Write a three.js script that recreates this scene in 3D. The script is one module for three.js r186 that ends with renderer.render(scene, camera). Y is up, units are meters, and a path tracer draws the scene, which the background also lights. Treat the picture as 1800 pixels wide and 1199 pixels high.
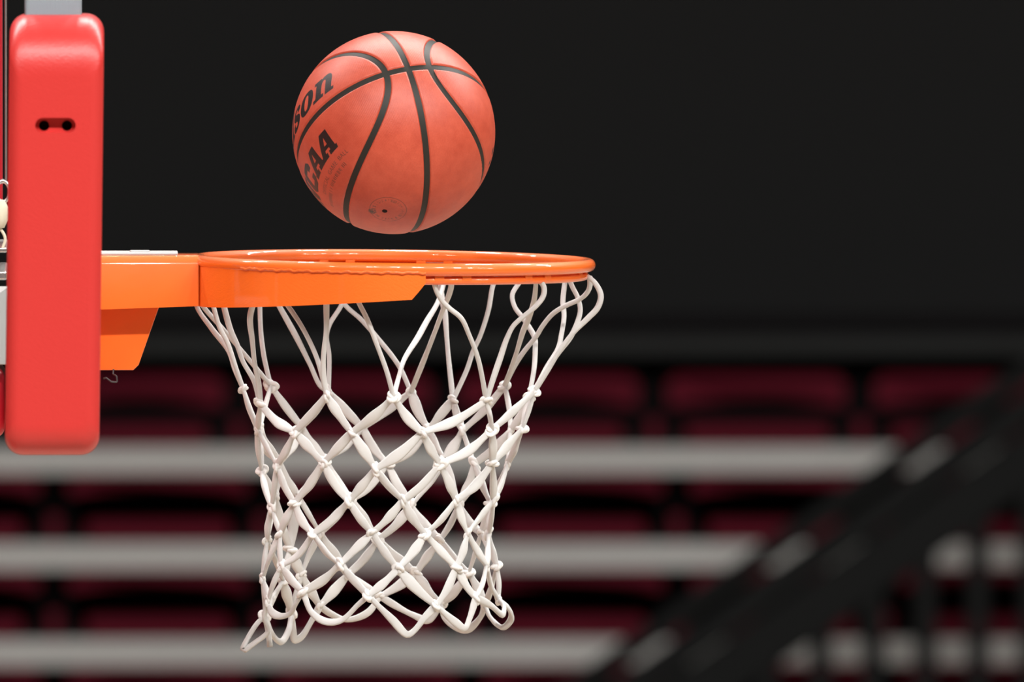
import * as THREE from 'three';
import { RectAreaLightUniformsLib } from 'three/addons/lights/RectAreaLightUniformsLib.js';
import { RoundedBoxGeometry } from 'three/addons/geometries/RoundedBoxGeometry.js';
import { mergeGeometries, toCreasedNormals } from 'three/addons/utils/BufferGeometryUtils.js';
import { Brush, Evaluator, SUBTRACTION } from 'three-bvh-csg';
import { createNoise3D, createNoise2D } from 'simplex-noise';

// ---------------------------------------------------------------- camera, light, exposure
const scene = new THREE.Scene();
scene.background = new THREE.Color(0x000000);
const camera = new THREE.PerspectiveCamera(2.3659, 1800 / 1199, 0.5, 120);
camera.position.set(-0.38, 3.748, 20);          // long lens from the stands, a little above the rim
camera.lookAt(0.143, 2.956, 0);
camera.focus = 19.92;
camera.userData.fStop = 8.3;
camera.updateMatrixWorld();

const renderer = new THREE.WebGLRenderer({ antialias: true });
renderer.toneMapping = THREE.LinearToneMapping;
renderer.toneMappingExposure = 1.0;
renderer.shadowMap.enabled = true;
renderer.shadowMap.type = THREE.PCFSoftShadowMap;
RectAreaLightUniformsLib.init();

const LAMP_POWER = 350;                          // radiance of every arena lamp
const LAMP_COLOUR = 0xfffdfa;
const LAMP_ROWS = [                              // rows of lamps along the court: z, height, x of the lamps
  { z: 10.8, y: 13.2, xs: [-9, -6, -3, 0, 3, 6, 9, 12, 15, 18], aim: 0.6 },
  { z: -6.8, y: 13.2, xs: [-9, -6, -3, 0, 3, 6, 9, 12, 15, 18], aim: -0.6 },
];
const LAMP_W = 1.3, LAMP_H = 0.42;

// ---------------------------------------------------------------- helpers
function rng(seed) { let s = seed >>> 0; return () => { s = (s + 0x6D2B79F5) | 0; let t = Math.imul(s ^ (s >>> 15), 1 | s); t = (t + Math.imul(t ^ (t >>> 7), 61 | t)) ^ t; return ((t ^ (t >>> 14)) >>> 0) / 4294967296; }; }
const rand = rng(20240317);
const noise3 = createNoise3D(rng(11));
const noise2 = createNoise2D(rng(12));
const names = new Map();
function numbered(n) { const k = names.get(n) || 0; names.set(n, k + 1); return k ? `${n}_${String(k).padStart(3, '0')}` : n; }
function shade(o) { o.traverse(m => { if (m.isMesh) { m.castShadow = true; m.receiveShadow = true; } }); return o; }
function tag(o, label, category, group, kind) { o.userData.label = label; o.userData.category = category; if (group) o.userData.group = group; if (kind) o.userData.kind = kind; return o; }
function thing(name, label, category, pos = [0, 0, 0], group) { const o = new THREE.Group(); o.name = numbered(name); o.position.set(...pos); scene.add(o); return tag(o, label, category, group); }
function part(name, geo, mat, parent, label) { const m = new THREE.Mesh(geo, mat); m.name = name; m.castShadow = m.receiveShadow = true; parent.add(m); if (label) m.userData.label = label; return m; }
function structure(name, geo, mat, label, category) { const m = new THREE.Mesh(geo, mat); m.name = name; m.castShadow = m.receiveShadow = true; scene.add(m); return tag(m, label, category, null, 'structure'); }
function box(w, h, d, x = 0, y = 0, z = 0, r = 0) { const g = r ? new RoundedBoxGeometry(w, h, d, 3, r) : new THREE.BoxGeometry(w, h, d); g.translate(x, y, z); return g; }
function span(x0, x1, y0, y1, z0, z1, r = 0) { return box(x1 - x0, y1 - y0, z1 - z0, (x0 + x1) / 2, (y0 + y1) / 2, (z0 + z1) / 2, r); }
function merge(list) { return mergeGeometries(list.map(g => { const h = g.index ? g.toNonIndexed() : g; for (const k of Object.keys(h.attributes)) if (!['position', 'normal', 'uv'].includes(k)) h.deleteAttribute(k); return h; })); }
function dataTexture(n, m, fn, colour) {
  const d = new Uint8Array(n * m * 4);
  for (let j = 0; j < m; j++) for (let i = 0; i < n; i++) { const c = fn(i / n, j / m); const o = (j * n + i) * 4; d[o] = c[0] * 255; d[o + 1] = c[1] * 255; d[o + 2] = c[2] * 255; d[o + 3] = 255; }
  const t = new THREE.DataTexture(d, n, m); t.wrapS = t.wrapT = THREE.RepeatWrapping; t.magFilter = THREE.LinearFilter; t.minFilter = THREE.LinearMipmapLinearFilter; t.generateMipmaps = true;
  if (colour) t.colorSpace = THREE.SRGBColorSpace; t.needsUpdate = true; return t;
}
const cl = (v, a = 0, b = 1) => Math.min(b, Math.max(a, v));
function tileNoise(u, v, f) {                    // noise that repeats over one tile
  const a = u * 2 * Math.PI, b = v * 2 * Math.PI, r = f / (2 * Math.PI);
  return noise3(Math.cos(a) * r + 7, Math.sin(a) * r + 3 + Math.cos(b) * r * 1.7, Math.sin(b) * r);
}
const clothBump = dataTexture(256, 256, (u, v) => { const c = .5 + .25 * Math.sin((u + v) * 2 * Math.PI * 24) * Math.sin((u - v) * 2 * Math.PI * 24) + .2 * tileNoise(u, v, 40); return [cl(c), cl(c), cl(c)]; });
const grainBump = dataTexture(256, 256, (u, v) => { const c = .5 + .3 * tileNoise(u, v, 60) + .2 * tileNoise(u, v, 17); return [cl(c), cl(c), cl(c)]; });

// ---------------------------------------------------------------- materials
const M = {};
M.orange = new THREE.MeshPhysicalMaterial({ color: new THREE.Color().setRGB(0.90, 0.142, 0.004), roughness: 0.5, clearcoat: 1, clearcoatRoughness: 0.06, bumpMap: grainBump, bumpScale: 0.0002 });
M.cord = new THREE.MeshPhysicalMaterial({ color: new THREE.Color().setRGB(0.90, 0.89, 0.87), roughness: 0.85, sheen: 0.3, sheenRoughness: 0.6, bumpMap: clothBump, bumpScale: 0.0006 });
M.pad = new THREE.MeshPhysicalMaterial({ color: new THREE.Color().setRGB(0.54, 0.030, 0.026), roughness: 0.38, bumpMap: grainBump, bumpScale: 0.0002 });
M.padPost = new THREE.MeshPhysicalMaterial({ color: new THREE.Color().setRGB(0.50, 0.012, 0.025), roughness: 0.4 });
M.hole = new THREE.MeshPhysicalMaterial({ color: new THREE.Color().setRGB(0.012, 0.006, 0.006), roughness: 0.7, specularIntensity: 0.3 });
M.aluminium = new THREE.MeshStandardMaterial({ color: new THREE.Color().setRGB(0.235, 0.285, 0.315), roughness: 0.55, metalness: 0.1, bumpMap: grainBump, bumpScale: 0.0004 });
M.steel = new THREE.MeshStandardMaterial({ color: new THREE.Color().setRGB(0.72, 0.72, 0.70), roughness: 0.25, metalness: 0.9 });
M.greySteel = new THREE.MeshStandardMaterial({ color: new THREE.Color().setRGB(0.42, 0.43, 0.42), roughness: 0.55, metalness: 0.2 });
M.clip = new THREE.MeshStandardMaterial({ color: new THREE.Color().setRGB(0.07, 0.065, 0.07), roughness: 0.5, metalness: 0.4 });
M.palePlate = new THREE.MeshStandardMaterial({ color: new THREE.Color().setRGB(0.48, 0.47, 0.46), roughness: 0.4, metalness: 0.3 });
M.rope = new THREE.MeshStandardMaterial({ color: new THREE.Color().setRGB(0.74, 0.68, 0.52), roughness: 0.8 });
M.glass = new THREE.MeshPhysicalMaterial({ color: 0xffffff, roughness: 0.02, transmission: 1, thickness: 0, ior: 1.5 });
M.black = new THREE.MeshPhysicalMaterial({ color: new THREE.Color().setRGB(0.005, 0.004, 0.0045), roughness: 0.9, specularIntensity: 0.2 });
M.curtain = new THREE.MeshStandardMaterial({ color: new THREE.Color().setRGB(0.0072, 0.0072, 0.0073), roughness: 1 });
M.ceiling = new THREE.MeshStandardMaterial({ color: new THREE.Color().setRGB(0.02, 0.02, 0.02), roughness: 0.95 });
M.darkwall = new THREE.MeshStandardMaterial({ color: new THREE.Color().setRGB(0.05, 0.048, 0.046), roughness: 0.95 });
M.deck = new THREE.MeshStandardMaterial({ color: new THREE.Color().setRGB(0.44, 0.43, 0.415), roughness: 0.8, bumpMap: grainBump, bumpScale: 0.001 });
M.board = new THREE.MeshStandardMaterial({ color: new THREE.Color().setRGB(0.009, 0.0095, 0.009), roughness: 0.9 });
M.maroon = new THREE.MeshPhysicalMaterial({ color: new THREE.Color().setRGB(0.084, 0.0055, 0.0135), roughness: 0.85, specularIntensity: 0.15 });
M.rail = new THREE.MeshPhysicalMaterial({ color: new THREE.Color().setRGB(0.0048, 0.0052, 0.0053), roughness: 0.8, specularIntensity: 0.3 });
const plank = dataTexture(512, 512, (u, v) => {  // maple strips, 8 across the tile
  const s = Math.floor(v * 8), w = .5 + .5 * Math.sin(s * 12.9898 + 4.1) * Math.cos(s * 3.7), g = .04 * tileNoise(u * 1, v, 30) + .05 * noise2(s * 9.1 + u * 0, v * 160);
  const e = Math.abs(v * 8 - s - .5) > .47 ? .82 : 1; return [cl((.60 + .05 * w + g) * e), cl((.535 + .05 * w + g) * e), cl((.46 + .05 * w + g) * e)];
}, true);
plank.repeat.set(30, 60);
M.wood = new THREE.MeshPhysicalMaterial({ map: plank, roughness: 0.35, clearcoat: 0.4, clearcoatRoughness: 0.2 });
M.lampGlow = new THREE.MeshStandardMaterial({ color: 0xffffff, emissive: LAMP_COLOUR, emissiveIntensity: 12, roughness: 0.6 });

// ---------------------------------------------------------------- the hall
const HALL = { x0: -14, x1: 34, z0: -24, z1: 24, top: 16 };
structure('floor', span(HALL.x0 - .3, HALL.x1 + .3, -.3, 0, HALL.z0 - .3, HALL.z1 + .3), M.wood, 'pale maple strip floor of the basketball court', 'floor');
structure('ceiling', span(HALL.x0 - .3, HALL.x1 + .3, HALL.top, HALL.top + .3, HALL.z0 - .3, HALL.z1 + .3), M.ceiling, 'dark ceiling high above the court', 'ceiling');
structure('wall_back', span(HALL.x0, HALL.x1, 0, HALL.top, HALL.z0 - .3, HALL.z0), M.curtain, 'plain black wall rising behind the seating', 'wall');
structure('wall_front', span(HALL.x0, HALL.x1, 0, HALL.top, HALL.z1, HALL.z1 + .3), M.darkwall, 'dark wall on the camera side of the hall', 'wall');
structure('wall_left', span(HALL.x0 - .3, HALL.x0, 0, HALL.top, HALL.z0, HALL.z1), M.darkwall, 'dark end wall behind the backboard', 'wall');
structure('wall_right', span(HALL.x1, HALL.x1 + .3, 0, HALL.top, HALL.z0, HALL.z1), M.darkwall, 'dark end wall at the far end of the court', 'wall');

// ceiling lamps: each a housing with a glowing panel and an area light of the same size
const NTH = ['first', 'second', 'third', 'fourth', 'fifth', 'sixth', 'seventh', 'eighth', 'ninth', 'tenth'];
for (const row of LAMP_ROWS) row.xs.forEach((x, i) => {
  const t = thing('arena_lamp', `${NTH[i]} flood lamp of the ceiling row ${row.z > 0 ? 'nearer the camera' : 'over the seating side'}`, 'lamp', [x, row.y, row.z], 'flood lamps along the court');
  const tilt = Math.atan2(row.z - row.aim, row.y - 2.5) * 0.75;
  part('housing', box(LAMP_W + .1, .14, LAMP_H + .1, 0, .085, 0, .02), M.black, t);
  part('lamp_panel', box(LAMP_W, .02, LAMP_H, 0, .005, 0), M.lampGlow, t, 'glowing white panel');
  part('hanger', merge([box(.03, HALL.top - row.y - .1, .03, -.4, (HALL.top - row.y) / 2 + .1, 0), box(.03, HALL.top - row.y - .1, .03, .4, (HALL.top - row.y) / 2 + .1, 0)]), M.black, t).rotation.x = -tilt;
  t.rotation.x = tilt;
  const l = new THREE.RectAreaLight(LAMP_COLOUR, LAMP_POWER, LAMP_W, LAMP_H);
  l.name = 'lamp_light'; l.position.set(0, -.012, 0); l.rotation.x = -Math.PI / 2; t.add(l);
});

// ---------------------------------------------------------------- seating behind the court
const PITCH = 0.2425, TOP_DECK = 1.8130, FACE = -22;
const bleacher = thing('bleacher', 'closed tier of grey fronted seating rows under the black wall', 'bleacher', [2, 0, FACE]);
for (let k = 0; k < 7; k++) {
  const y = TOP_DECK - PITCH * k, f = .05 * k;
  part('deck', span(-6, 7, y - .03, y, -.9, f - .012), M.board, bleacher);
  part('deck_nosing', span(-6, 7, y - .064, y, f - .03, f, .006), M.deck, bleacher, 'long pale grey front board of one row');
  part('riser', span(-6, 7, y - PITCH + .002, y - .03, -.62, -.58), M.black, bleacher);
}
part('base_panel', span(-6, 7, 0, TOP_DECK - PITCH * 6 - .1, -.62, .25), M.black, bleacher);
part('top_back_board', span(-6, 7, TOP_DECK, 2.035, -.66, -.60), M.black, bleacher);
part('top_ledge', span(-6, 7, 2.035, 2.078, -.66, -.3, .006), M.board, bleacher);
part('top_rail', span(-6, 7, 2.080, 2.128, -.62, -.58, .01), M.black, bleacher);
for (let i = 0; i < 9; i++) part('rail_post', span(-5.2 + i * 1.4, -5.17 + i * 1.4, 1.9, 2.13, -.64, -.60), M.black, bleacher);

function seatBack(y0, y1) {                            // shell with rounded shoulders and an arched lower edge, bent round the sitter
  const s = new THREE.Shape(); const w = .220;
  s.moveTo(-w, y0 - .012); s.quadraticCurveTo(0, y0 + .022, w, y0 - .012); s.lineTo(w + .004, y1 - .03); s.quadraticCurveTo(w, y1, w - .03, y1);
  s.lineTo(-w + .03, y1); s.quadraticCurveTo(-w, y1, -w - .004, y1 - .03); s.closePath();
  const g = new THREE.ExtrudeGeometry(s, { depth: .02, bevelEnabled: true, bevelSize: .005, bevelThickness: .005, bevelSegments: 2, curveSegments: 10 });
  const p = g.attributes.position; for (let i = 0; i < p.count; i++) p.setZ(i, p.getZ(i) - .17 + .9 * p.getX(i) ** 2);
  g.computeVertexNormals(); return g;
}
function seatPan() {
  const g = new RoundedBoxGeometry(.37, .05, .2, 4, .014); const p = g.attributes.position;
  for (let i = 0; i < p.count; i++) { const x = p.getX(i); p.setY(i, p.getY(i) + .026 + .03 * x * x); p.setZ(i, p.getZ(i) - .12); }
  g.computeVertexNormals(); return g;
}
const G_back = seatBack(.114, .172), G_back_low = seatBack(.140, .1715).translate(0, 0, .05), G_pan = seatPan(), G_arm = span(-.282, -.247, 0, .07, -.1, -.04, .008);
const G_bracket = [-1, 1].map(s => merge([span(s * .236 - .011, s * .236 + .011, 0, .17, -.2, -.17), span(s * .236 - .011, s * .236 + .011, 0, .025, -.2, -.04)]));
const ORD = ['first', 'second', 'third', 'fourth', 'fifth', 'sixth', 'seventh'];
const SEAT_ROWS = [
  { k: 0, xs: [-.2415, .2875, .8165, 1.3455, 1.8745], word: 'top row' },
  { k: 1, xs: [-.7125, -.1835, .3455, .8745, 1.4035, 1.9325], word: 'second row down' },
  { k: 2, xs: [-.7125, -.1835, .3455, .8745, 1.4035, 1.9325], word: 'third row down' },
  { k: 3, xs: [-.7125, -.1835, .3455, .8745, 1.4035, 1.9325], word: 'lowest row in view' },
];
for (const r of SEAT_ROWS) r.xs.forEach((x, i) => {
  const t = thing('stadium_seat', `blurred maroon seat in the ${r.word} behind the hoop, ${ORD[i]} from the left`, 'seat', [x, TOP_DECK - PITCH * r.k, FACE + .05 * r.k], 'maroon seats in the rows behind the hoop');
  part('backrest', r.k ? G_back_low : G_back, M.maroon, t); part('seat_pan', G_pan, M.maroon, t); part('armrest', G_arm, M.maroon, t);
  for (const g of G_bracket) part('bracket', g, M.black, t, 'black side bracket');
});

// stair in front of the seating: two sloping rails, a stringer and upright bars below it
const stair = thing('stair_railing', 'black sloping stair railing crossing the grey rows at the right', 'railing', [1, 0, -21]);
{
  const SL = 0.70, ang = Math.atan(SL);
  const bar = (name, x, y, thick, depth, r) => {   // a bar whose centre line passes x, y and runs from the floor upwards
    const xa = x - (y - .12) / SL, xb = 3.4, len = (xb - xa) / Math.cos(ang);
    const g = box(len, thick, depth, 0, 0, 0, r); g.rotateZ(ang); g.translate((xa + xb) / 2 - 1, y + ((xa + xb) / 2 - x) * SL, 0);
    return part(name, g, M.rail, stair);
  };
  bar('handrail', 1.3198, 1.5914, .0535, .05, .02);
  bar('middle_rail', 1.457, 1.5914, .072, .04, .015);
  bar('stringer', 1.6366, 1.5914, .126, .06, .01);
  for (let i = 0; i < 12; i++) {
    const x = 1.591 + (i - 2) * .1305, y = 1.5914 + (x - 1.6366) * SL;
    part('baluster', span(x - 1 - .026, x - 1 + .026, 0, y, -.017, .017, .006), M.rail, stair);
  }
  part('newel_post', span(-.78, -.72, 0, .62, -.03, .03, .01), M.rail, stair);
}

// ---------------------------------------------------------------- backboard
const BOARD_FACE = -0.3785, BOARD_BACK = -0.444;
const board = thing('backboard', 'glass backboard with a grey metal frame, seen edge on above the red pad', 'backboard', [0, 2.9, 0]);
part('frame_side', span(BOARD_BACK, BOARD_FACE, 0, 1.07,   .80, .868, .004), M.aluminium, board, 'grey metal edge of the frame');
part('frame_side', span(BOARD_BACK, BOARD_FACE, 0, 1.07, -.868, -.80, .004), M.aluminium, board);
part('frame_top', span(BOARD_BACK, BOARD_FACE, 1.005, 1.07, -.80, .80, .004), M.aluminium, board);
part('frame_bottom', span(BOARD_BACK, BOARD_FACE, 0, .065, -.80, .80, .004), M.aluminium, board);
part('glass_pane', span(BOARD_FACE - .016, BOARD_FACE - .004, .065, 1.005, -.80, .80), M.glass, board);

// padding round the lower corners of the backboard
const pad = thing('backboard_pad', 'glossy red moulded pad wrapped over the lower edge of the backboard', 'pad', [0, 0, 0]);
function padEnd(zFront, zBack, dir, yt) {
  const yb = 2.8609, cx = -.40985, hw = .0545, ym = 3.115, Rt = .067, Rb = .034, Rs = .016, CR = .021;
  const depth = Math.abs(zFront - zBack);
  const ds = []; for (let i = 0; i <= 8; i++) ds.push(Rs * (1 - Math.cos(i / 8 * Math.PI / 2))); for (let i = 1; i <= 18; i++) ds.push(Rs + (Rt - Rs) * i / 18); ds.push(depth);
  const arc = (R, d) => d >= R ? 0 : R - Math.sqrt(Math.max(0, R * R - (R - d) ** 2));
  const ring = d => {
    const it = arc(Rt, d), ib = arc(Rb, d), is = arc(Rs, d), pts = [];
    const xl = cx - hw + is, xr = cx + hw - is, y1 = yt - it, y0 = yb + ib, cr = Math.max(.008, CR - is * .6);
    const corner = (px, py, a0) => { for (let i = 0; i <= 8; i++) { const a = a0 + i / 8 * Math.PI / 2; pts.push([px + Math.cos(a) * cr, py + Math.sin(a) * cr]); } };
    const edge = (n) => { const a = pts[pts.length - 1]; return b => { for (let i = 1; i < n; i++) pts.push([a[0] + (b[0] - a[0]) * i / n, a[1] + (b[1] - a[1]) * i / n]); }; };
    corner(xr - cr, y1 - cr, 0); edge(6)([xl + cr, y1]); corner(xl + cr, y1 - cr, Math.PI / 2); edge(16)([xl, y0 + cr]);
    corner(xl + cr, y0 + cr, Math.PI); edge(6)([xr - cr, y0]); corner(xr - cr, y0 + cr, Math.PI * 1.5); edge(16)([xr, y1 - cr]);
    return pts;
  };
  const pos = [], idx = []; let n = 0;
  for (const d of ds) { const p = ring(d); n = p.length; for (const [x, y] of p) pos.push(x + (y - ym) * .0128, y, zFront - dir * d); }
  for (let k = 0; k < ds.length - 1; k++) for (let i = 0; i < n; i++) { const a = k * n + i, b = k * n + (i + 1) % n, c = a + n, e = b + n; if (dir > 0) idx.push(a, c, b, b, c, e); else idx.push(a, b, c, b, e, c); }
  const inner = ring(0).map(([x, y]) => [cx + (x - cx) * .85, ym + (y - ym) * .985]); const o1 = pos.length / 3;
  for (const [x, y] of inner) pos.push(x + (y - ym) * .0128, y, zFront);
  for (let i = 0; i < n; i++) { const a = i, b = (i + 1) % n, c = o1 + i, e = o1 + b; if (dir > 0) idx.push(a, b, c, b, e, c); else idx.push(a, c, b, b, c, e); }
  const c0 = pos.length / 3; pos.push(cx, ym, zFront); for (let i = 0; i < n; i++) { if (dir > 0) idx.push(c0, o1 + i, o1 + (i + 1) % n); else idx.push(c0, o1 + (i + 1) % n, o1 + i); }
  const c1 = pos.length / 3, l = (ds.length - 1) * n; pos.push(cx, ym, zFront - dir * depth); for (let i = 0; i < n; i++) { if (dir > 0) idx.push(c1, l + (i + 1) % n, l + i); else idx.push(c1, l + i, l + (i + 1) % n); }
  const g = new THREE.BufferGeometry(); g.setAttribute('position', new THREE.Float32BufferAttribute(pos, 3)); g.setIndex(idx);
  const uv = []; for (let i = 0; i < pos.length; i += 3) uv.push(pos[i] * 6 + pos[i + 2] * 6, pos[i + 1] * 6); g.setAttribute('uv', new THREE.Float32BufferAttribute(uv, 2));
  g.computeVertexNormals(); return g;
}
{
  const sx = -.4085, sy = 3.2429, zf = .945;
  const stadium = new THREE.Shape(); const hl = .0145, hr = .0088;
  stadium.absarc(hl, 0, hr, -Math.PI / 2, Math.PI / 2); stadium.absarc(-hl, 0, hr, Math.PI / 2, Math.PI * 1.5); stadium.closePath();
  const cutG = new THREE.ExtrudeGeometry(stadium, { depth: .03, bevelEnabled: false, curveSegments: 16 }); cutG.translate(sx, sy, zf - .012);
  const holeG = s => { const g = new THREE.CylinderGeometry(.0062, .0062, .06, 24); g.rotateX(Math.PI / 2); g.translate(sx + s * .0132, sy - .0006, zf - .02); return g; };
  const ev = new Evaluator(); ev.useGroups = false; ev.attributes = ['position', 'normal', 'uv'];
  const mk = g => { const b = new Brush(g); b.updateMatrixWorld(true); return b; };
  let b = mk(padEnd(zf, .79, 1, 3.3692)); b = ev.evaluate(b, mk(cutG), SUBTRACTION); b = ev.evaluate(b, mk(holeG(-1)), SUBTRACTION); b = ev.evaluate(b, mk(holeG(1)), SUBTRACTION); b = ev.evaluate(b, mk(span(BOARD_BACK - .0005, BOARD_FACE + .0005, 2.8995, 3.5, .70, .8685)), SUBTRACTION);
  const side = part('side_pad', b.geometry, M.pad, pad);
  for (const s of [-1, 1]) { const g = new THREE.CylinderGeometry(.0058, .0058, .012, 24); g.rotateX(Math.PI / 2); g.translate(sx + s * .0132, sy - .0006, zf - .034); part('screw', g, M.hole, side, 'dark screw sunk in the slot'); }
  part('side_pad', padEnd(-.945, -.79, -1, 3.29), M.pad, pad);
  part('bottom_pad', span(-.466, -.36, 2.862, 2.8985, -.79, .79, .012), M.pad, pad);
}

// what carries the backboard from behind
const support = thing('backboard_support', 'red padded support arm with steel brackets behind the backboard', 'support', [-.475, 0, 0]);
part('upper_padding', span(-1.9, 0.0015, 3.09, 3.95, .06, .30, .02), M.padPost, support, 'red padding');
part('clamp_bar', merge([span(-.5, .0075, 3.074, 3.080, .0, .30, .002), span(-.5, .0075, 3.041, 3.052, .0, .30, .003)]), M.steel, support, 'shiny steel clamp');
{
  const s = new THREE.Shape(); s.moveTo(.0065, 3.030); s.lineTo(-.05, 2.99); s.lineTo(-.3, 2.99); s.lineTo(-.3, 2.941); s.lineTo(.0055, 2.941); s.closePath();
  const g = new THREE.ExtrudeGeometry(s, { depth: .012, bevelEnabled: true, bevelSize: .001, bevelThickness: .001, bevelSegments: 1 }); g.translate(0, 0, .288); part('gusset_plate', g, M.greySteel, support, 'grey gusset plate');
}
part('lower_padding', span(-1.9, .0045, 2.852, 2.934, .06, .28, .012), M.padPost, support, 'dark red padding');
part('cross_tube', span(-.12, .030, 2.955, 3.005, -.5, .25, .008), M.greySteel, support);
part('arm_tube', span(-2.0, -.3, 2.96, 3.08, -.12, .05, .01), M.greySteel, support);
part('mast', span(-2.2, -1.9, 0, 3.95, -.2, .2, .03), M.padPost, support);
part('mast_base', span(-3.0, -1.2, 0, .28, -.6, .6, .04), M.padPost, support);
const cable = thing('safety_cable', 'thin pale steel cable with a cream shackle, just left of the red pad', 'cable', [-.4685, 0, .31]);
part('wire', (() => { const g = new THREE.CylinderGeometry(.0014, .0014, .75, 10); g.translate(0, 3.535, 0); return g; })(), M.steel, cable);
part('eye_loop', (() => { const g = new THREE.TorusGeometry(.011, .0024, 10, 24); g.scale(.7, 1.15, 1); g.translate(-.004, 3.147, 0); return g; })(), M.steel, cable);
part('shackle', (() => { const g = new THREE.LatheGeometry([[0, 3.103], [.005, 3.104], [.010, 3.115], [.0095, 3.128], [.006, 3.137], [0, 3.138]].map(p => new THREE.Vector2(...p)), 20); g.translate(-.007, 0, 0); return g; })(), M.rope, cable, 'cream coloured shackle');
part('tail', new THREE.TubeGeometry(new THREE.CatmullRomCurve3([[-.008, 3.104, 0], [-.003, 3.097, 0], [-.001, 3.09, 0], [-.004, 3.08, 0]].map(p => new THREE.Vector3(...p))), 10, .0018, 8), M.rope, cable);

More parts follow.
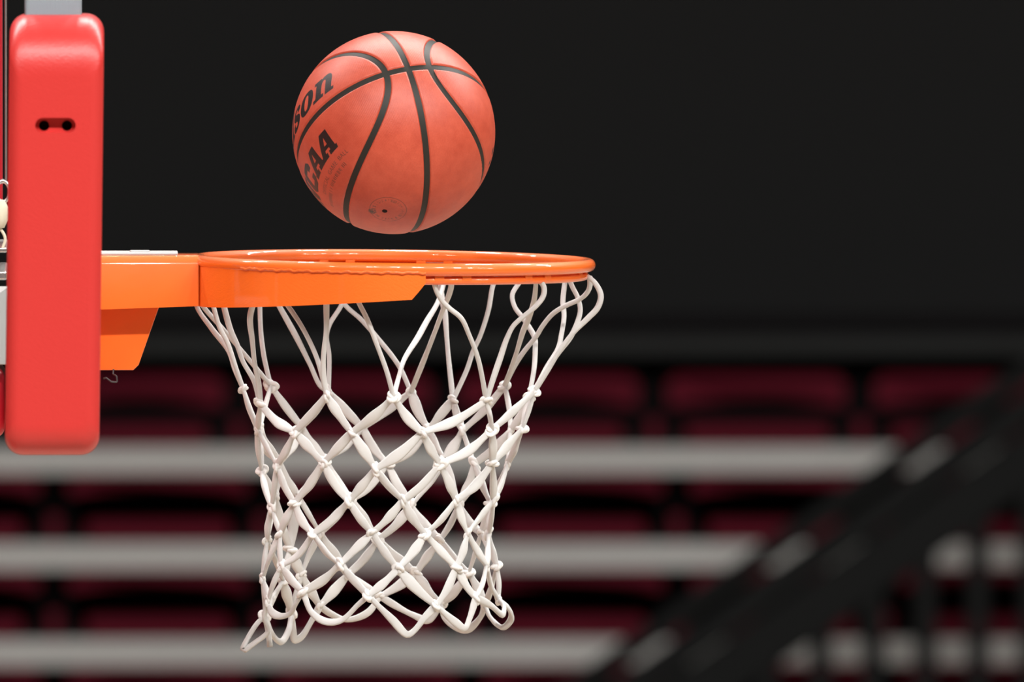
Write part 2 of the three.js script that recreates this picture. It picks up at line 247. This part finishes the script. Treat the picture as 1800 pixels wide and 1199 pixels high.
// ---------------------------------------------------------------- rim
const RIM_Y = 3.0512, RIM_R = .2365, TUBE = .0078;
const rim = thing('basketball_hoop', 'orange painted steel hoop on its bracket, the net tied below', 'hoop', [0, RIM_Y, 0]);
{
  const tilt = -.0125;                             // the hoop sags a little away from the board
  const torus = (R, t, y) => { const g = new THREE.TorusGeometry(R, t, 20, 160); g.rotateX(Math.PI / 2); g.translate(0, y, 0); g.rotateZ(tilt); return g; };
  part('ring', torus(RIM_R, TUBE, 0), M.orange, rim);
  part('net_rod', torus(.2312, .0050, -.0132), M.orange, rim, 'thin rod that the net hangs from');
  for (let i = 0; i < 12; i++) for (const o of [-4.2, 4.2]) {
    const a = (16.5 + 30 * i + o) * Math.PI / 180, g = box(.012, .012, .006, 0, -.0085, .2335, .001); g.rotateY(a); g.rotateZ(tilt); part('net_hook', g, M.orange, rim);
  }
  // arm from the board: folded steel, top corners chamfered
  const arm = new THREE.Shape(); const corner = (x, y, a0, a1, r) => { for (let i = 0; i <= 5; i++) { const a = a0 + (a1 - a0) * i / 5; arm.lineTo(x + r * Math.cos(a), y + r * Math.sin(a)); } };
  arm.moveTo(.055, -.055); corner(.055 - .0025, .0002, 0, Math.PI / 4, .0025); corner(.0445, .0103 - .0025, Math.PI / 4, Math.PI / 2, .0025); corner(-.0445, .0103 - .0025, Math.PI / 2, Math.PI * .75, .0025); corner(-.055 + .0025, .0002, Math.PI * .75, Math.PI, .0025); arm.lineTo(-.055, -.055); arm.closePath();
  let ga = new THREE.ExtrudeGeometry(arm, { depth: .134, bevelEnabled: false });
  ga.translate(0, 0, -.134); ga.rotateY(Math.PI / 2); ga.translate(-.2372, 0, 0);
  { const p = ga.attributes.position; for (let i = 0; i < p.count; i++) if (p.getX(i) > -.25 && p.getY(i) < -.03) p.setY(i, p.getY(i) + .0045); }
  ga = toCreasedNormals(ga, .5);
  part('arm', ga, M.orange, rim);
  part('cover_strip', merge([span(-.3700, -.2620, .0103, .0135, -.040, .040, .0012), span(-.3200, -.2960, .0125, .0152, -.012, .012, .0012)]), M.palePlate, rim, 'pale metal strip on top of the arm');
  // gusset below the arm
  const gs = new THREE.Shape([[-.3730, -.054], [-.2862, -.054], [-.3105, -.1225], [-.3165, -.1283], [-.3730, -.1283]].map(p => new THREE.Vector2(...p)));
  const gg = new THREE.ExtrudeGeometry(gs, { depth: .038, bevelEnabled: true, bevelSize: .001, bevelThickness: .001, bevelSegments: 2 }); gg.translate(0, 0, -.019); part('gusset', gg, M.orange, rim);
  part('mounting_plate', span(-.3775, -.3705, -.14, .03, -.09, .09, .002), M.orange, rim);
  // curved cheek plates that carry the hoop on both sides
  for (const s of [1, -1]) {
    const R0 = .2375, R1 = .2420, a0 = Math.atan2(-.2372, .0470), a1 = Math.atan2(.0335, .2396), N = 44, pos = [], idx = [];
    for (let i = 0; i <= N; i++) {
      const a = a0 + (a1 - a0) * i / N, x = Math.sin(a) * .242, sag = x * tilt, t = (x + .24) / (.0175 + .24);
      let bot = -.0515 + .0155 * Math.min(1, t) ; if (x > .0175) bot = -.036 + (x - .0175) / (.0335 - .0175) * .0195;
      const top = .004 + sag - .0035 * cl(i / N * 1.6);
      for (const [R, y] of [[R0, top], [R1, top - .001], [R1, bot], [R0, bot]]) pos.push(Math.sin(a) * R, y, s * Math.cos(a) * R);
    }
    for (let i = 0; i < N; i++) for (let k = 0; k < 4; k++) { const a = i * 4 + k, b = i * 4 + (k + 1) % 4, c = a + 4, e = b + 4; if (s > 0) idx.push(a, b, c, b, e, c); else idx.push(a, c, b, b, c, e); }
    for (const o of [0, N * 4]) { const f = (o === 0) === (s > 0); idx.push(...(f ? [o, o + 2, o + 1, o, o + 3, o + 2] : [o, o + 1, o + 2, o, o + 2, o + 3])); }
    let g = new THREE.BufferGeometry(); g.setAttribute('position', new THREE.Float32BufferAttribute(pos, 3)); g.setIndex(idx); g = g.toNonIndexed();
    const uv = []; const p = g.attributes.position; for (let i = 0; i < p.count; i++) uv.push(p.getX(i) * 8, p.getY(i) * 8); g.setAttribute('uv', new THREE.Float32BufferAttribute(uv, 2));
    // smooth along the curve, sharp at the edges
    g.computeVertexNormals();
    { const nn = g.attributes.normal; for (let i = 0; i < p.count; i++) { if (Math.abs(nn.getY(i)) < .4 && Math.hypot(p.getX(i), p.getZ(i)) > .2398) { const h = Math.hypot(p.getX(i), p.getZ(i)); const d = (nn.getX(i) * p.getX(i) + nn.getZ(i) * p.getZ(i)) / h; if (d > .6) nn.setXYZ(i, p.getX(i) / h, 0, p.getZ(i) / h); } } }
    part('cheek_plate', g, M.orange, rim, 'curved orange plate under the hoop');
    const bead = []; for (let i = 0; i <= 60; i++) { const a = a0 + .5 + (a1 - a0 - .5) * i / 60; bead.push(new THREE.Vector3(Math.sin(a) * .2430, Math.sin(a) * .242 * tilt - .0034 + .0006 * Math.sin(i * 2.1) + .0005 * Math.sin(i * 5.3), s * Math.cos(a) * .2430)); }
    part('weld_bead', new THREE.TubeGeometry(new THREE.CatmullRomCurve3(bead), 160, .0018, 7), M.orange, rim);
  }
  part('wire_clip', new THREE.TubeGeometry(new THREE.CatmullRomCurve3([[-.3400, -.128, .025], [-.3405, -.1335, .026], [-.3365, -.136, .03], [-.336, -.143, .03], [-.343, -.1425, .03], [-.349, -.138, .03], [-.352, -.139, .028]].map(p => new THREE.Vector3(...p)), false, 'catmullrom', .2), 40, .0011, 7), M.clip, rim, 'small bent wire clip');
}

// ---------------------------------------------------------------- net: knots and cords in millimetres from the hoop's centre at 3.05 m
const KNOT_ROWS = [[[-183,-151,18],[-163,-167,76],[-84,-154,159],[-4,-154,176],[109,-161,127],[170,-154,15],[164,-164,-21],[137,-153,-113],[75,-172,-155],[24,-163,-175],[-77,-162,-162],[-148,-153,-111]],
[[-166,-200,32],[-122,-199,115],[-54,-198,155],[31,-198,157],[116,-197,106],[155,-200,20],[143,-206,-69],[86,-209,-136],[45,-208,-156],[-36,-206,-161],[-112,-202,-125],[-162,-201,-40]],
[[-143,-241,72],[-88,-236,130],[-25,-242,149],[53,-237,135],[117,-239,77],[138,-244,-15],[100,-248,-105],[65,-244,-134],[-5,-250,-150],[-81,-244,-133],[-138,-244,-79],[-160,-251,0]],
[[-122,-286,92],[-57,-282,134],[8,-281,138],[73,-282,107],[120,-286,28],[118,-294,-47],[81,-298,-104],[23,-301,-135],[-51,-293,-135],[-115,-287,-98],[-144,-284,-45],[-149,-294,41]],
[[-100,-322,112],[-29,-320,138],[35,-322,127],[87,-323,90],[115,-328,-26],[107,-331,-67],[58,-342,-119],[-17,-342,-139],[-88,-333,-118],[-125,-351,-89],[-154,-335,14],[-139,-324,66]],
[[-68,-358,135],[2,-363,142],[73,-363,109],[111,-363,50],[125,-368,-18],[93,-380,-94],[29,-383,-137],[-54,-385,-139],[-111,-384,-110],[-134,-389,-72],[-160,-381,30],[-138,-363,79]],
[[-34,-395,148],[48,-408,135],[97,-401,93],[127,-409,-22],[112,-418,-79],[60,-421,-131],[-14,-412,-149],[-88,-423,-133],[-123,-430,-110],[-157,-425,36],[-154,-407,63],[-112,-392,115]]];
const HANGING = [[[-241,-26,-41],[-239,-52,-30],[-221,-79,-16],[-200,-106,-1],[-193,-128,9],[-183,-151,18]],
[[-226,-23,53],[-219,-51,46],[-212,-75,39],[-202,-95,33],[-191,-128,24],[-183,-151,18]],
[[-243,-30,-41],[-232,-52,-52],[-212,-76,-67],[-194,-97,-79],[-170,-126,-96],[-148,-153,-111]],
[[-213,-20,92],[-207,-48,89],[-199,-77,86],[-191,-95,84],[-184,-115,82],[-170,-140,79],[-163,-167,76]],
[[-164,-18,165],[-172,-42,150],[-176,-61,138],[-173,-89,121],[-170,-117,104],[-165,-142,89],[-163,-167,76]],
[[-161,-30,-164],[-161,-56,-152],[-160,-86,-140],[-157,-113,-128],[-153,-133,-119],[-148,-153,-111]],
[[-155,-24,-170],[-138,-56,-168],[-117,-94,-166],[-100,-128,-164],[-87,-155,-163],[-77,-162,-162]],
[[-152,-17,176],[-132,-43,172],[-114,-70,169],[-97,-105,164],[-89,-132,161],[-84,-154,159]],
[[-84,-16,217],[-85,-40,206],[-85,-73,192],[-88,-101,180],[-88,-128,169],[-84,-154,159]],
[[-52,-25,-224],[-59,-55,-211],[-75,-81,-198],[-79,-95,-191],[-76,-119,-181],[-77,-162,-162]],
[[-67,-25,-220],[-58,-55,-211],[-36,-76,-203],[-19,-95,-196],[9,-131,-184],[24,-163,-175]],
[[-57,-16,225],[-47,-38,217],[-36,-60,209],[-26,-86,199],[-12,-124,186],[-4,-154,176]],
[[43,-14,226],[47,-26,219],[54,-38,210],[63,-47,202],[77,-59,191],[87,-80,176],[98,-109,158],[109,-161,127]],
[[61,-8,221],[65,-18,195],[63,-32,161],[57,-52,107],[49,-81,33],[36,-125,-83],[24,-163,-175]],
[[67,-25,-222],[62,-39,-182],[55,-54,-136],[41,-73,-74],[30,-89,-20],[11,-114,63],[4,-131,114],[-4,-154,176]],
[[60,-26,-224],[63,-52,-212],[66,-67,-204],[68,-95,-191],[70,-122,-178],[75,-172,-155]],
[[129,-22,-195],[124,-36,-191],[119,-63,-184],[109,-94,-176],[100,-113,-171],[92,-136,-164],[75,-172,-155]],
[[162,-23,-169],[153,-33,-156],[147,-44,-143],[150,-58,-130],[159,-70,-115],[167,-82,-100],[173,-94,-87],[173,-111,-71],[171,-131,-51],[164,-164,-21]],
[[168,-11,154],[177,-22,152],[177,-33,150],[169,-45,148],[154,-58,144],[141,-70,142],[133,-86,139],[125,-110,135],[116,-137,131],[109,-161,127]],
[[168,-13,154],[168,-26,129],[167,-41,101],[162,-63,58],[156,-81,22],[149,-111,-35],[143,-134,-79],[137,-153,-113]],
[[237,-16,12],[237,-29,3],[233,-37,-3],[225,-44,-11],[209,-52,-24],[194,-62,-37],[182,-77,-51],[174,-91,-63],[159,-111,-81],[148,-129,-96],[137,-153,-113]],
[[211,-22,-99],[209,-32,-90],[207,-49,-77],[208,-66,-63],[204,-89,-44],[200,-104,-31],[186,-126,-11],[170,-154,15]],
[[215,-22,-91],[219,-32,-86],[225,-44,-80],[228,-59,-73],[224,-75,-66],[216,-91,-58],[200,-111,-47],[182,-137,-33],[164,-164,-21]],
[[233,-14,25],[243,-23,24],[250,-38,23],[246,-53,22],[235,-65,21],[217,-83,20],[201,-104,18],[185,-130,17],[170,-154,15]]];
const LOOPS = [[[-34,-395,148],[-5,-424,145],[13,-442,143],[21,-438,140],[35,-421,138],[48,-408,135]],
[[48,-408,135],[71,-428,125],[83,-436,114],[89,-425,104],[97,-401,93]],
[[97,-401,93],[115,-411,64],[130,-424,35],[133,-416,7],[127,-409,-22]],
[[127,-409,-22],[140,-421,-33],[143,-434,-45],[133,-445,-56],[118,-433,-68],[112,-418,-79]],
[[112,-418,-79],[107,-434,-89],[91,-450,-100],[76,-448,-110],[63,-436,-121],[60,-421,-131]],
[[60,-421,-131],[44,-440,-136],[25,-434,-140],[4,-423,-145],[-14,-412,-149]],
[[-14,-412,-149],[-30,-432,-145],[-55,-440,-141],[-74,-433,-137],[-88,-423,-133]],
[[-88,-423,-133],[-98,-440,-128],[-111,-460,-124],[-119,-463,-119],[-121,-447,-115],[-123,-430,-110]],
[[-123,-430,-110],[-127,-449,-73],[-137,-461,-37],[-149,-448,0],[-157,-425,36]],
[[-157,-425,36],[-168,-436,41],[-184,-466,45],[-168,-456,49],[-153,-442,54],[-158,-426,58],[-154,-407,63]],
[[-154,-407,63],[-149,-419,73],[-139,-423,84],[-127,-419,94],[-120,-406,105],[-112,-392,115]],
[[-112,-392,115],[-102,-416,122],[-85,-427,128],[-66,-425,135],[-46,-406,141],[-34,-395,148]]];
const STUB = [[-156,-430,36],[-153,-445,36],[-151,-463,36]];
const net = thing('basketball_net', 'white knotted cord net hanging from the orange hoop', 'net', [0, 3.05, 0]);
const V = p => new THREE.Vector3(p[0] / 1000, p[1] / 1000, p[2] / 1000);
// a soft cord swept along a path; half widths a (across) and b (outwards) vary along it
function cord(points, a, b, twist, steps, ring = 10) {
  const curve = points.length === 2 ? new THREE.LineCurve3(points[0], points[1]) : new THREE.CatmullRomCurve3(points, false, 'centripetal');
  const pos = [], uv = [], idx = [], len = curve.getLength(); let prev = null;
  for (let i = 0; i <= steps; i++) {
    const t = i / steps, p = curve.getPointAt(t), tan = curve.getTangentAt(t);
    let o = new THREE.Vector3(p.x + .02, 0, p.z); if (o.length() < .02) o.set(0, 0, 1); o.normalize(); o.addScaledVector(tan, -o.dot(tan)); if (o.length() < .15 && prev) o.copy(prev).addScaledVector(tan, -prev.dot(tan)); o.normalize();
    if (prev) { o.lerp(prev, .35).addScaledVector(tan, -o.dot(tan)).normalize(); } prev = o.clone();
    const s = new THREE.Vector3().crossVectors(tan, o), w = twist(t), c = Math.cos(w), n = Math.sin(w);
    const S = s.clone().multiplyScalar(c).addScaledVector(o, n), O = o.clone().multiplyScalar(c).addScaledVector(s, -n), A = a(t), B = b(t);
    for (let k = 0; k < ring; k++) {
      const th = k / ring * 2 * Math.PI, x = Math.cos(th), y = Math.sin(th) * (1 - .3 * Math.exp(-((x / .3) ** 2)) * (A > B * 1.35 ? 1 : 0));
      pos.push(p.x + S.x * x * A + O.x * y * B, p.y + S.y * x * A + O.y * y * B, p.z + S.z * x * A + O.z * y * B); uv.push(k / ring * 2.2, t * len / .012);
    }
  }
  for (let i = 0; i < steps; i++) for (let k = 0; k < ring; k++) { const p = i * ring + k, q = i * ring + (k + 1) % ring; idx.push(p, q, p + ring, q, q + ring, p + ring); }
  for (const [o, f] of [[0, 1], [steps * ring, 0]]) for (let k = 1; k < ring - 1; k++) idx.push(o, o + (f ? k + 1 : k), o + (f ? k : k + 1));
  const g = new THREE.BufferGeometry(); g.setAttribute('position', new THREE.Float32BufferAttribute(pos, 3)); g.setAttribute('uv', new THREE.Float32BufferAttribute(uv, 2)); g.setIndex(idx); g.computeVertexNormals(); return g;
}
HANGING.forEach((path, i) => {
  const tw = rand() * 3, ph = rand() * 6;
  part('hanging_cord', cord(path.map(V), t => .0033 + .0004 * Math.sin(t * 9 + ph), () => .0029, t => tw + t, 48), M.cord, net);
});
const knotGeos = [0, 1, 2].map(i => { const g = new THREE.TorusKnotGeometry(.0038, .0028, 48, 8, 2, 3); g.scale(1, 1.05 + .1 * i, .85); return g; });
KNOT_ROWS.forEach((row, r) => row.forEach((k, i) => {
  const m = part('knot', knotGeos[(r + i) % 3], M.cord, net); m.position.copy(V(k)); m.rotation.set(rand() * 6.3, rand() * 6.3, rand() * 6.3); const s = .88 + rand() * .26; m.scale.setScalar(s);
}));
for (let r = 0; r < 6; r++) for (let i = 0; i < 12; i++) for (const d of [-1, 0]) {
  // knot i of the lower row hangs between knots i and i + 1 of the row above
  const a = V(KNOT_ROWS[r][(i + 1 + d) % 12]), b = V(KNOT_ROWS[r + 1][i]);
  const mid = a.clone().lerp(b, .5), out = new THREE.Vector3(mid.x, 0, mid.z).normalize(), L = a.distanceTo(b);
  mid.addScaledVector(out, (rand() - .35) * .06 * L); mid.y -= (rand() * .08) * L; mid.x += (rand() - .5) * .05 * L;
  const wide = .0056 + rand() * .0018, peak = .35 + rand() * .3, tw0 = (rand() - .5) * 1.0, tw1 = (rand() - .5) * 1.6, ph = rand() * 6;
  part('mesh_cord', cord([a, mid, b], t => .0041 + (wide - .0041) * Math.exp(-(((t - peak) / .27) ** 2)) + .0003 * Math.sin(t * 13 + ph), t => .0027 + .0009 * Math.exp(-(((t - peak) / .27) ** 2)), t => tw0 + tw1 * t, 18), M.cord, net);
}
LOOPS.forEach(path => { const tw = (rand() - .5) * 1.2, ph = rand() * 6; part('bottom_loop', cord(path.map(V), t => .0043 + .0008 * Math.sin(t * 11 + ph), () => .0030, t => tw + t * .8, 44), M.cord, net); });
part('cut_end', cord(STUB.map(V), () => .0044, () => .0034, () => 0, 12), M.cord, net, 'short cut cord end');

// ---------------------------------------------------------------- ball
const BALL_R = .1224;
const ball = thing('basketball', 'orange pebbled basketball with black seams in the air over the hoop', 'ball', [-.0023, 3.2116, .1]);
{
  // ball axes: e1 where the two straight seams cross, e2 and e3 square to them
  const e1 = new THREE.Vector3(.1309, .6527, .7462).normalize(), e3 = new THREE.Vector3(-.2864, .7456, -.6017); e3.addScaledVector(e1, -e3.dot(e1)).normalize(); const e2 = new THREE.Vector3().crossVectors(e3, e1);
  const frame = new THREE.Matrix4().makeBasis(e1, e2, e3); ball.quaternion.setFromRotationMatrix(frame);
  const D = Math.PI / 180, oval = ph => (58.4 + 15.62 * Math.cos(2 * ph) + 2.39 * Math.cos(4 * ph) + .25 * Math.cos(6 * ph)) * D;
  const seamDist = (x, y, z) => {                   // signed distances (radians) to the straight seams and to the pair of curved seams
    const s1 = Math.asin(cl(y, -1, 1)), s2 = Math.asin(cl(z, -1, 1)), yy = Math.abs(y), rho = Math.acos(cl(yy, -1, 1)), ph = Math.atan2(z, x);
    const dr = (oval(ph + .01) - oval(ph - .01)) / .02; return [s1, s2, (rho - oval(ph)) / Math.sqrt(1 + (dr / Math.max(.2, Math.sin(rho))) ** 2)];
  };
  const HALF = .0030 / BALL_R, EDGE = .0022 / BALL_R, DEEP = .0024;
  const NX = 720, NY = 360, verts = new Float32Array((NX + 1) * (NY + 1) * 3), uvs = new Float32Array((NX + 1) * (NY + 1) * 2), cls = new Uint8Array((NX + 1) * (NY + 1));
  for (let j = 0; j <= NY; j++) for (let i = 0; i <= NX; i++) {
    const lon = (i / NX * 2 - 1) * Math.PI, lat = (j / NY - .5) * Math.PI, x = Math.cos(lat) * Math.cos(lon), y = Math.cos(lat) * Math.sin(lon), z = Math.sin(lat);
    const [a, b, c] = seamDist(x, y, z), d = Math.min(Math.abs(a), Math.abs(b), Math.abs(c)), q = cl((d - HALF) / EDGE), s = q * q * (3 - 2 * q);
    const r = BALL_R - DEEP * (1 - s) - (d < HALF ? .0004 : 0), k = j * (NX + 1) + i;
    verts.set([x * r, y * r, z * r], k * 3); uvs.set([i / NX, j / NY], k * 2); cls[k] = (a > 0 ? 1 : 0) | (b > 0 ? 2 : 0) | (c > 0 ? 4 : 0);
  }
  // normals of the whole skin, so that neighbouring panels meet smoothly
  const whole = new THREE.BufferGeometry(); whole.setAttribute('position', new THREE.BufferAttribute(verts, 3));
  const all = []; for (let j = 0; j < NY; j++) for (let i = 0; i < NX; i++) { const k = j * (NX + 1) + i; if (j > 0) all.push(k, k + 1, k + NX + 2); if (j < NY - 1 || true) all.push(k, k + NX + 2, k + NX + 1); }
  whole.setIndex(all); whole.computeVertexNormals(); const nor = whole.attributes.normal.array;
  for (let j = 0; j <= NY; j++) { const a = j * (NX + 1) * 3, b = a + NX * 3; for (let k = 0; k < 3; k++) { const v = (nor[a + k] + nor[b + k]) / 2; nor[a + k] = nor[b + k] = v; } }
  // print: lettering on the ball's surface laid out by longitude and latitude
  const CW = 2048, CH = 1024, cv = document.createElement('canvas'); cv.width = CW; cv.height = CH; const g2 = cv.getContext('2d');
  const X = lon => (lon + 180) / 360 * CW, Y = lat => (90 - lat) / 180 * CH, PD = CW / 360;
  g2.fillStyle = 'rgb(184,74,51)'; g2.fillRect(0, 0, CW, CH);
  { const im = g2.getImageData(0, 0, CW, CH), d = im.data; for (let j = 0; j < CH; j++) for (let i = 0; i < CW; i++) { const lo = (i / CW * 2 - 1) * Math.PI, la = (.5 - j / CH) * Math.PI, x = Math.cos(la) * Math.cos(lo), y = Math.cos(la) * Math.sin(lo), z = Math.sin(la); const n = noise3(x * 3, y * 3, z * 3) * 5 + noise3(x * 9 + 5, y * 9, z * 9) * 4 + noise3(x * 40, y * 40 + 9, z * 40) * 3; const o = (j * CW + i) * 4; d[o] += n; d[o + 1] += n * .9; d[o + 2] += n * .8; } g2.putImageData(im, 0, 0); }
  const INK = 'rgb(28,21,19)'; g2.fillStyle = INK; g2.strokeStyle = INK;
  // script word above the straight seam, its last letters at the edge of the visible half
  g2.save(); g2.translate(X(-44.5), Y(7.2)); g2.transform(1.12, 0, -.06, 1, 0, 0); g2.font = 'italic bold 128px serif'; g2.textAlign = 'right'; g2.textBaseline = 'alphabetic'; g2.fillText('Wilson', 0, 0); g2.lineWidth = 5; g2.strokeText('Wilson', 0, 0); g2.restore();
  // block letters below it
  const letter = (x0, w, kind) => {                  // slanted slab letters, lat -24.6 to -11.6
    g2.save(); g2.translate(X(x0), Y(-24.8)); g2.transform(w * PD / 100, 0, -.22, 13.4 * PD / 100, 0, 0);   // letter box 100 wide, 100 high, y down from the baseline
    g2.beginPath(); const P = (pts) => { pts.forEach(([x, y], i) => i ? g2.lineTo(x, -y) : g2.moveTo(x, -y)); g2.closePath(); };
    if (kind === 'A') { P([[0, 0], [0, 18], [8, 18], [34, 100], [74, 100], [96, 18], [104, 18], [104, 0], [56, 0], [56, 18], [66, 18], [63, 30], [38, 30], [35, 18], [45, 18], [45, 0]]); P([[43, 46], [60, 46], [53, 78], [52, 78]]); g2.fill('evenodd'); }
    if (kind === 'C') { P([[22, 0], [2, 18], [2, 82], [22, 100], [78, 100], [98, 82], [98, 62], [68, 62], [68, 76], [34, 76], [34, 24], [68, 24], [68, 40], [98, 40], [98, 18], [78, 0]]); g2.fill(); }
    if (kind === 'N') { P([[0, 0], [0, 18], [10, 18], [10, 82], [0, 82], [0, 100], [38, 100], [66, 44], [66, 82], [56, 82], [56, 100], [104, 100], [104, 82], [94, 82], [94, 0], [64, 0], [36, 56], [36, 18], [46, 18], [46, 0]]); g2.fill(); }
    g2.restore();
  };
  letter(-76.5, 16.5, 'A'); letter(-91.5, 16, 'A'); letter(-107.5, 16, 'C'); letter(-125, 17, 'N');
  g2.fillStyle = 'rgba(60,40,34,.8)'; g2.textAlign = 'right'; g2.font = '19px sans-serif'; g2.save(); g2.translate(X(-55.5), Y(-31)); g2.scale(1.35, 1); g2.fillText('OFFICIAL  GAME  BALL', 0, 0); g2.restore();
  { const q = rng(5); let lo = -64; while (lo > -112) { const w = .5 + q() * .7; g2.fillRect(X(lo), Y(-33.2), w * PD * .55, 11 + q() * 4); lo -= w + .45 + (q() > .82 ? 1.6 : 0); } }
  // ring stamped round the valve
  const vx = new THREE.Vector3(), around = (lon0, lat0, ang, dir) => { const la = lat0 * D, c = Math.cos(ang * D), s = Math.sin(ang * D), sl = Math.sin(la) * c + Math.cos(la) * s * Math.cos(dir), lo = Math.atan2(Math.sin(dir) * s * Math.cos(la), c - Math.sin(la) * sl); return [lon0 + lo / D, Math.asin(sl) / D]; };
  const dot = (lon, lat, r) => { g2.save(); g2.translate(X(lon), Y(lat)); g2.scale(1 / Math.cos(lat * D), 1); g2.beginPath(); g2.arc(0, 0, r, 0, 7); g2.fill(); g2.restore(); };
  g2.fillStyle = 'rgba(92,44,34,.25)'; for (let k = 0; k < 360; k++) dot(...around(-90.5, -69.3, 10.4, k * D), 1.6);
  g2.fillStyle = 'rgba(70,44,34,.38)'; { const q = rng(8); for (let k = 0; k < 90; k++) { const d = q() * 360; for (let m = 0; m < 4; m++) if (q() > .45) dot(...around(-90.5, -69.3, 7.4 + m * .5, (d + q() * 2) * D), 1.5); } for (let k = 0; k < 60; k++) dot(...around(-97.5, -60.5, q() * 2.2, q() * 6.28), 2.6); }
  g2.fillStyle = INK; dot(82, -30, 12); dot(86, -36, 10);
  const ink = new THREE.CanvasTexture(cv); ink.colorSpace = THREE.SRGBColorSpace; ink.magFilter = THREE.LinearFilter; ink.anisotropy = 8;
  const pebble = dataTexture(512, 512, (u, v) => { const s = Math.sin(u * 2 * Math.PI * 40 + (Math.floor(v * 46) % 2) * Math.PI) * Math.sin(v * 2 * Math.PI * 23) * .25 + tileNoise(u, v, 90) * .25; const c = cl(.5 + s); return [c, c, c]; }); pebble.repeat.set(9, 5);
  M.leather = new THREE.MeshPhysicalMaterial({ map: ink, roughness: .44, bumpMap: pebble, bumpScale: .00016 });
  M.seam = new THREE.MeshPhysicalMaterial({ color: new THREE.Color().setRGB(.022, .02, .016), roughness: .5, specularIntensity: .5 });
  const geos = new Map();
  for (let j = 0; j < NY; j++) for (let i = 0; i < NX; i++) {
    const k = j * (NX + 1) + i, tri = [[k, k + 1, k + NX + 2], [k, k + NX + 2, k + NX + 1]];
    for (const t of tri) { const c = cls[t[0]]; if (!geos.has(c)) geos.set(c, []); geos.get(c).push(...t); }
  }
  for (const [c, list] of [...geos].sort((p, q) => p[0] - q[0])) {
    const map = new Map(), p = [], n = [], u = [], idx = [];
    for (const k of list) { if (!map.has(k)) { map.set(k, map.size); p.push(verts[k * 3], verts[k * 3 + 1], verts[k * 3 + 2]); n.push(nor[k * 3], nor[k * 3 + 1], nor[k * 3 + 2]); u.push(uvs[k * 2], uvs[k * 2 + 1]); } idx.push(map.get(k)); }
    const g = new THREE.BufferGeometry(); g.setAttribute('position', new THREE.Float32BufferAttribute(p, 3)); g.setAttribute('normal', new THREE.Float32BufferAttribute(n, 3)); g.setAttribute('uv', new THREE.Float32BufferAttribute(u, 2)); g.setIndex(idx);
    part('leather_panel', g, M.leather, ball);
  }
  part('seam_channel', new THREE.SphereGeometry(BALL_R - .0016, 256, 128), M.seam, ball, 'black recessed seams');
  const vp = [-93 * D, -67.5 * D], vd = new THREE.Vector3(Math.cos(vp[1]) * Math.cos(vp[0]), Math.cos(vp[1]) * Math.sin(vp[0]), Math.sin(vp[1]));
  const vg = new THREE.TorusGeometry(.0026, .0012, 10, 24); vg.scale(1, 1, .6); const vm = part('valve', merge([vg, (() => { const g = new THREE.CylinderGeometry(.0026, .0026, .002, 20); g.rotateX(Math.PI / 2); return g; })()]), M.hole, ball, 'small dark air valve'); vm.position.copy(vd).multiplyScalar(BALL_R - .0006); vm.quaternion.setFromUnitVectors(new THREE.Vector3(0, 0, 1), vd);
}

renderer.render(scene, camera);
